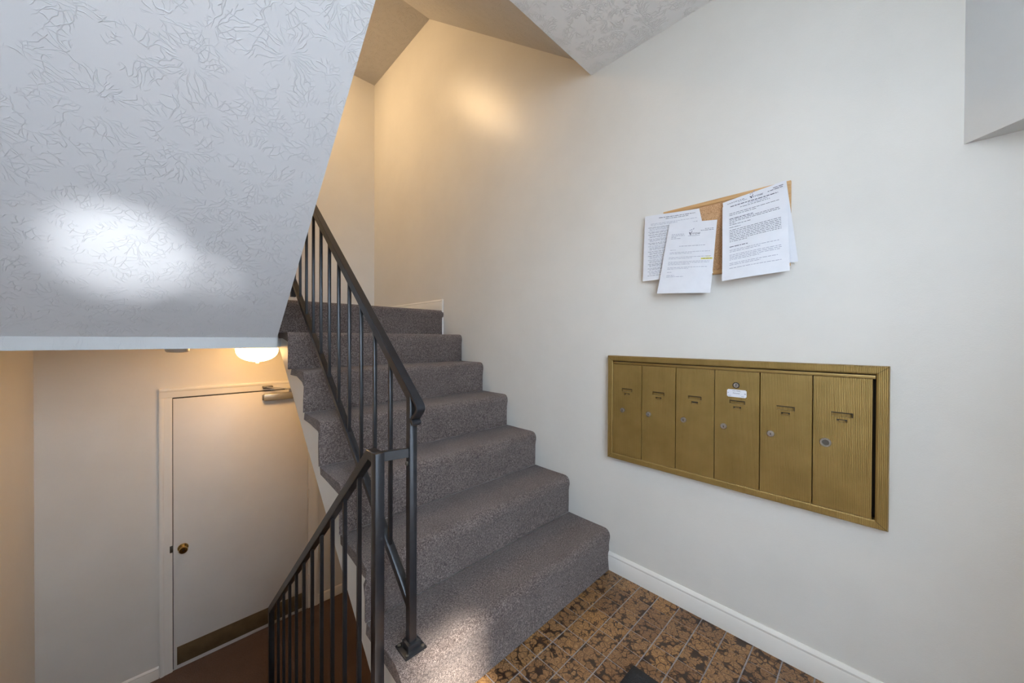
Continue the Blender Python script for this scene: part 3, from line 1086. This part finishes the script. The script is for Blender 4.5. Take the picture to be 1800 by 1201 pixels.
# front right notice
L = [(0.14, 0.88, 0.030, 0.010, 1), (0.42, 0.74, 0.052, 0.006, 0), (0.30, 0.76, 0.072, 0.006, 1), (0.12, 0.90, 0.125, 0.006, 1), (0.12, 0.55, 0.146, 0.006, 1),
     (0.12, 0.50, 0.195, 0.009, 1), (0.12, 0.89, 0.215, 0.006, 1), (0.12, 0.90, 0.235, 0.006, 1), (0.12, 0.22, 0.255, 0.006, 1), (0.12, 0.46, 0.275, 0.006, 1), (0.12, 0.30, 0.31, 0.006, 1)]
for q in range(8):
    L.append((0.12, 0.91 if q < 7 else 0.4, 0.345 + 0.0215 * q, 0.006, 1))
L += [(0.12, 0.41, 0.565, 0.009, 1)]
for a, b in ((0.61, 2), (0.675, 4), (0.785, 2), (0.85, 1)):
    for q in range(b):
        L.append((0.12, random.uniform(0.82, 0.92) if q < b - 1 or b == 1 else 0.6, a + 0.0205 * q, 0.006, 0))
make_paper('white typed notice in front at the right of the cork board',
           (-0.0240, -0.532, 1.698), (-0.0215, -0.736, 1.718), (-0.030, -0.750, 1.415), (-0.043, -0.540, 1.399), 0.005, 0.012, L, 'ink')

# ================================================================== LOWER HALL DOOR
d1 = empty('door_1', (-1.12, YB, ZL), kind='structure')
DL, DR, DTOP, DBOT = -1.589, -0.646, 0.697, ZL + 0.012
leaf = MB().box(DL + 0.003, DR - 0.002, YB - 0.008, YB - 0.001, DBOT, DTOP - 0.006, 0.001).build('door_leaf', M['door'], d1)
MB().box(DL, DR, YB - 0.003, YB - 0.0005, DTOP - 0.008, DTOP + 0.004).build('door_gap', M['black'], d1, smooth=None)
MB().box(DL - 0.001, DL + 0.004, YB - 0.003, YB - 0.0005, DBOT, DTOP).build('door_gap', M['black'], d1, smooth=None)
cas = MB()


def casing(x0, x1):
    # stepped colonial profile for a vertical leg; x0 outer, x1 inner
    s = 1 if x1 > x0 else -1
    wd = abs(x1 - x0)
    return [(x0, YB), (x0, YB - 0.016), (x0 + s * 0.010, YB - 0.019), (x0 + s * wd * 0.28, YB - 0.017), (x0 + s * wd * 0.36, YB - 0.013), (x0 + s * wd * 0.80, YB - 0.011), (x1 - s * 0.004, YB - 0.010), (x1, YB - 0.007), (x1, YB)]


MB().prism(casing(-1.664, DL - 0.001), 'z', ZL, DTOP + 0.004).build('door_casing', M['trim'], d1, smooth=30)
MB().prism(casing(-0.560, DR + 0.001), 'z', ZL, DTOP + 0.004).build('door_casing', M['trim'], d1, smooth=30)
hz = [(p[1], DTOP + 0.003 + (DL - 0.001 - p[0])) for p in casing(-1.664, DL - 0.001)]
MB().prism(hz, 'x', -1.664, -0.560).build('door_casing', M['trim'], d1, smooth=30)
MB().box(-1.566, -0.668, YB - 0.0105, YB - 0.0075, -1.405, -1.263, 0.0006).build('kick_plate', M['bronze'], leaf, 'dark bronze kick plate along the bottom')
kn = MB().lathe([(0.0, 0.0), (0.031, 0.0), (0.033, 0.003), (0.030, 0.008), (0.016, 0.011), (0.012, 0.016), (0.0125, 0.030), (0.022, 0.035), (0.0275, 0.044), (0.0275, 0.054), (0.023, 0.061), (0.013, 0.062), (0.011, 0.058), (0.0, 0.058)], (-1.530, YB - 0.008, -0.490), (0, -1, 0), 32)
knob = kn.build('door_knob', M['brass'], leaf, 'round antique brass knob')
MB().box(-1.533, -1.527, YB - 0.0685, YB - 0.066, -0.496, -0.484).build('keyhole', M['black'], knob, smooth=None)
MB().box(-1.606, -1.589, YB - 0.0115, YB - 0.0075, -0.505, -0.452, 0.001).build('strike_plate', M['nickel_dark'], d1)
for z in (0.47, -0.325, -1.16):
    hg = MB()
    hg.lathe([(0, 0), (0.0065, 0), (0.0065, 0.09), (0, 0.09)], (DR + 0.001, YB - 0.013, z - 0.045), (0, 0, 1), 12)
    hg.box(DR - 0.004, DR + 0.006, YB - 0.010, YB - 0.006, z - 0.045, z + 0.045)
    hg.build('hinge', M['trim'], d1)
# closer
cl = MB().box(-1.005, -0.735, YB - 0.062, YB - 0.009, 0.612, 0.672, 0.006).build('door_closer', M['alu'], leaf, 'silver hydraulic door closer')
MB().box(-1.012, -0.990, YB - 0.050, YB - 0.012, 0.618, 0.664, 0.003).build('closer_cap', M['nickel_dark'], cl)
MB().bar((-0.985, YB - 0.060, 0.735), (-0.845, YB - 0.095, 0.712), 0.022, 0.007).build('closer_arm', M['alu'], cl)
MB().bar((-0.845, YB - 0.095, 0.704), (-0.800, YB - 0.040, 0.700), 0.022, 0.007).build('closer_arm', M['alu'], cl)
MB().lathe([(0, 0), (0.012, 0), (0.012, 0.03), (0, 0.03)], (-0.80, YB - 0.037, 0.670), (0, 0, 1), 14).build('closer_pivot', M['chrome'], cl)
MB().box(-1.012, -0.938, YB - 0.064, YB - 0.014, 0.722, 0.742, 0.003).build('closer_bracket', M['nickel_dark'], cl)


# ================================================================== LAMPS AND DETECTOR
def dome_lamp(x, y, z, mat, label):
    e = empty('ceiling_lamp', (x, y, z), label, 'lamp', 'dome lamps on the landing ceilings')
    MB().lathe([(0, 0), (0.150, 0), (0.156, 0.006), (0.156, 0.018), (0.146, 0.024), (0.120, 0.026), (0, 0.026)], (x, y, z), (0, 0, -1), 48).build('lamp_base', M['plastic'], e)
    prof = [(0.130, 0.024), (0.134, 0.031), (0.132, 0.044)]
    for i in range(1, 9):
        a = PI / 2 * i / 8
        prof.append((0.132 * math.cos(a), 0.044 + 0.084 * math.sin(a)))
    MB().lathe(prof, (x, y, z), (0, 0, -1), 48).build('glass_bowl', mat, e, 'glowing white glass bowl')
    MB().lathe([(0, 0.126), (0.007, 0.128), (0.011, 0.134), (0.011, 0.140), (0.006, 0.147), (0, 0.149)], (x, y, z), (0, 0, -1), 16).build('finial', M['plastic'], e)
    return e


dome_lamp(-1.128, 2.30, 1.1166, M['bowl_low'], 'lit dome ceiling lamp over the lower hall door, beside the stringer')
dome_lamp(-1.10, 2.25, 3.906, M['bowl_up'], 'lit dome ceiling lamp high above the upper landing, out of the picture')
sd = empty('smoke_detector', (-1.575, 1.92, 1.1166), 'round white smoke detector on the lower hall ceiling, left of the lamp', 'smoke detector')
MB().lathe([(0, 0), (0.060, 0), (0.062, 0.008), (0.058, 0.014), (0, 0.014)], (-1.575, 1.92, 1.1166), (0, 0, -1), 32).build('base_ring', M['plastic'], sd)
MB().lathe([(0.054, 0.013), (0.054, 0.026), (0.046, 0.034), (0.02, 0.037), (0, 0.037)], (-1.575, 1.92, 1.1166), (0, 0, -1), 32).build('cover', M['plastic'], sd)

# ================================================================== DOOR MAT
dm = empty('door_mat', (-0.80, -0.66, 0), 'black rubber-edged entrance mat lying on the brown tiles', 'mat')
MB().box(-1.18, -0.426, -0.95, -0.370, 0.0, 0.008, 0.003).build('rubber_border', M['rubber'], dm)
MB().box(-1.152, -0.454, -0.922, -0.398, 0.007, 0.012, 0.002).build('pile', M['mat_pile'], dm)
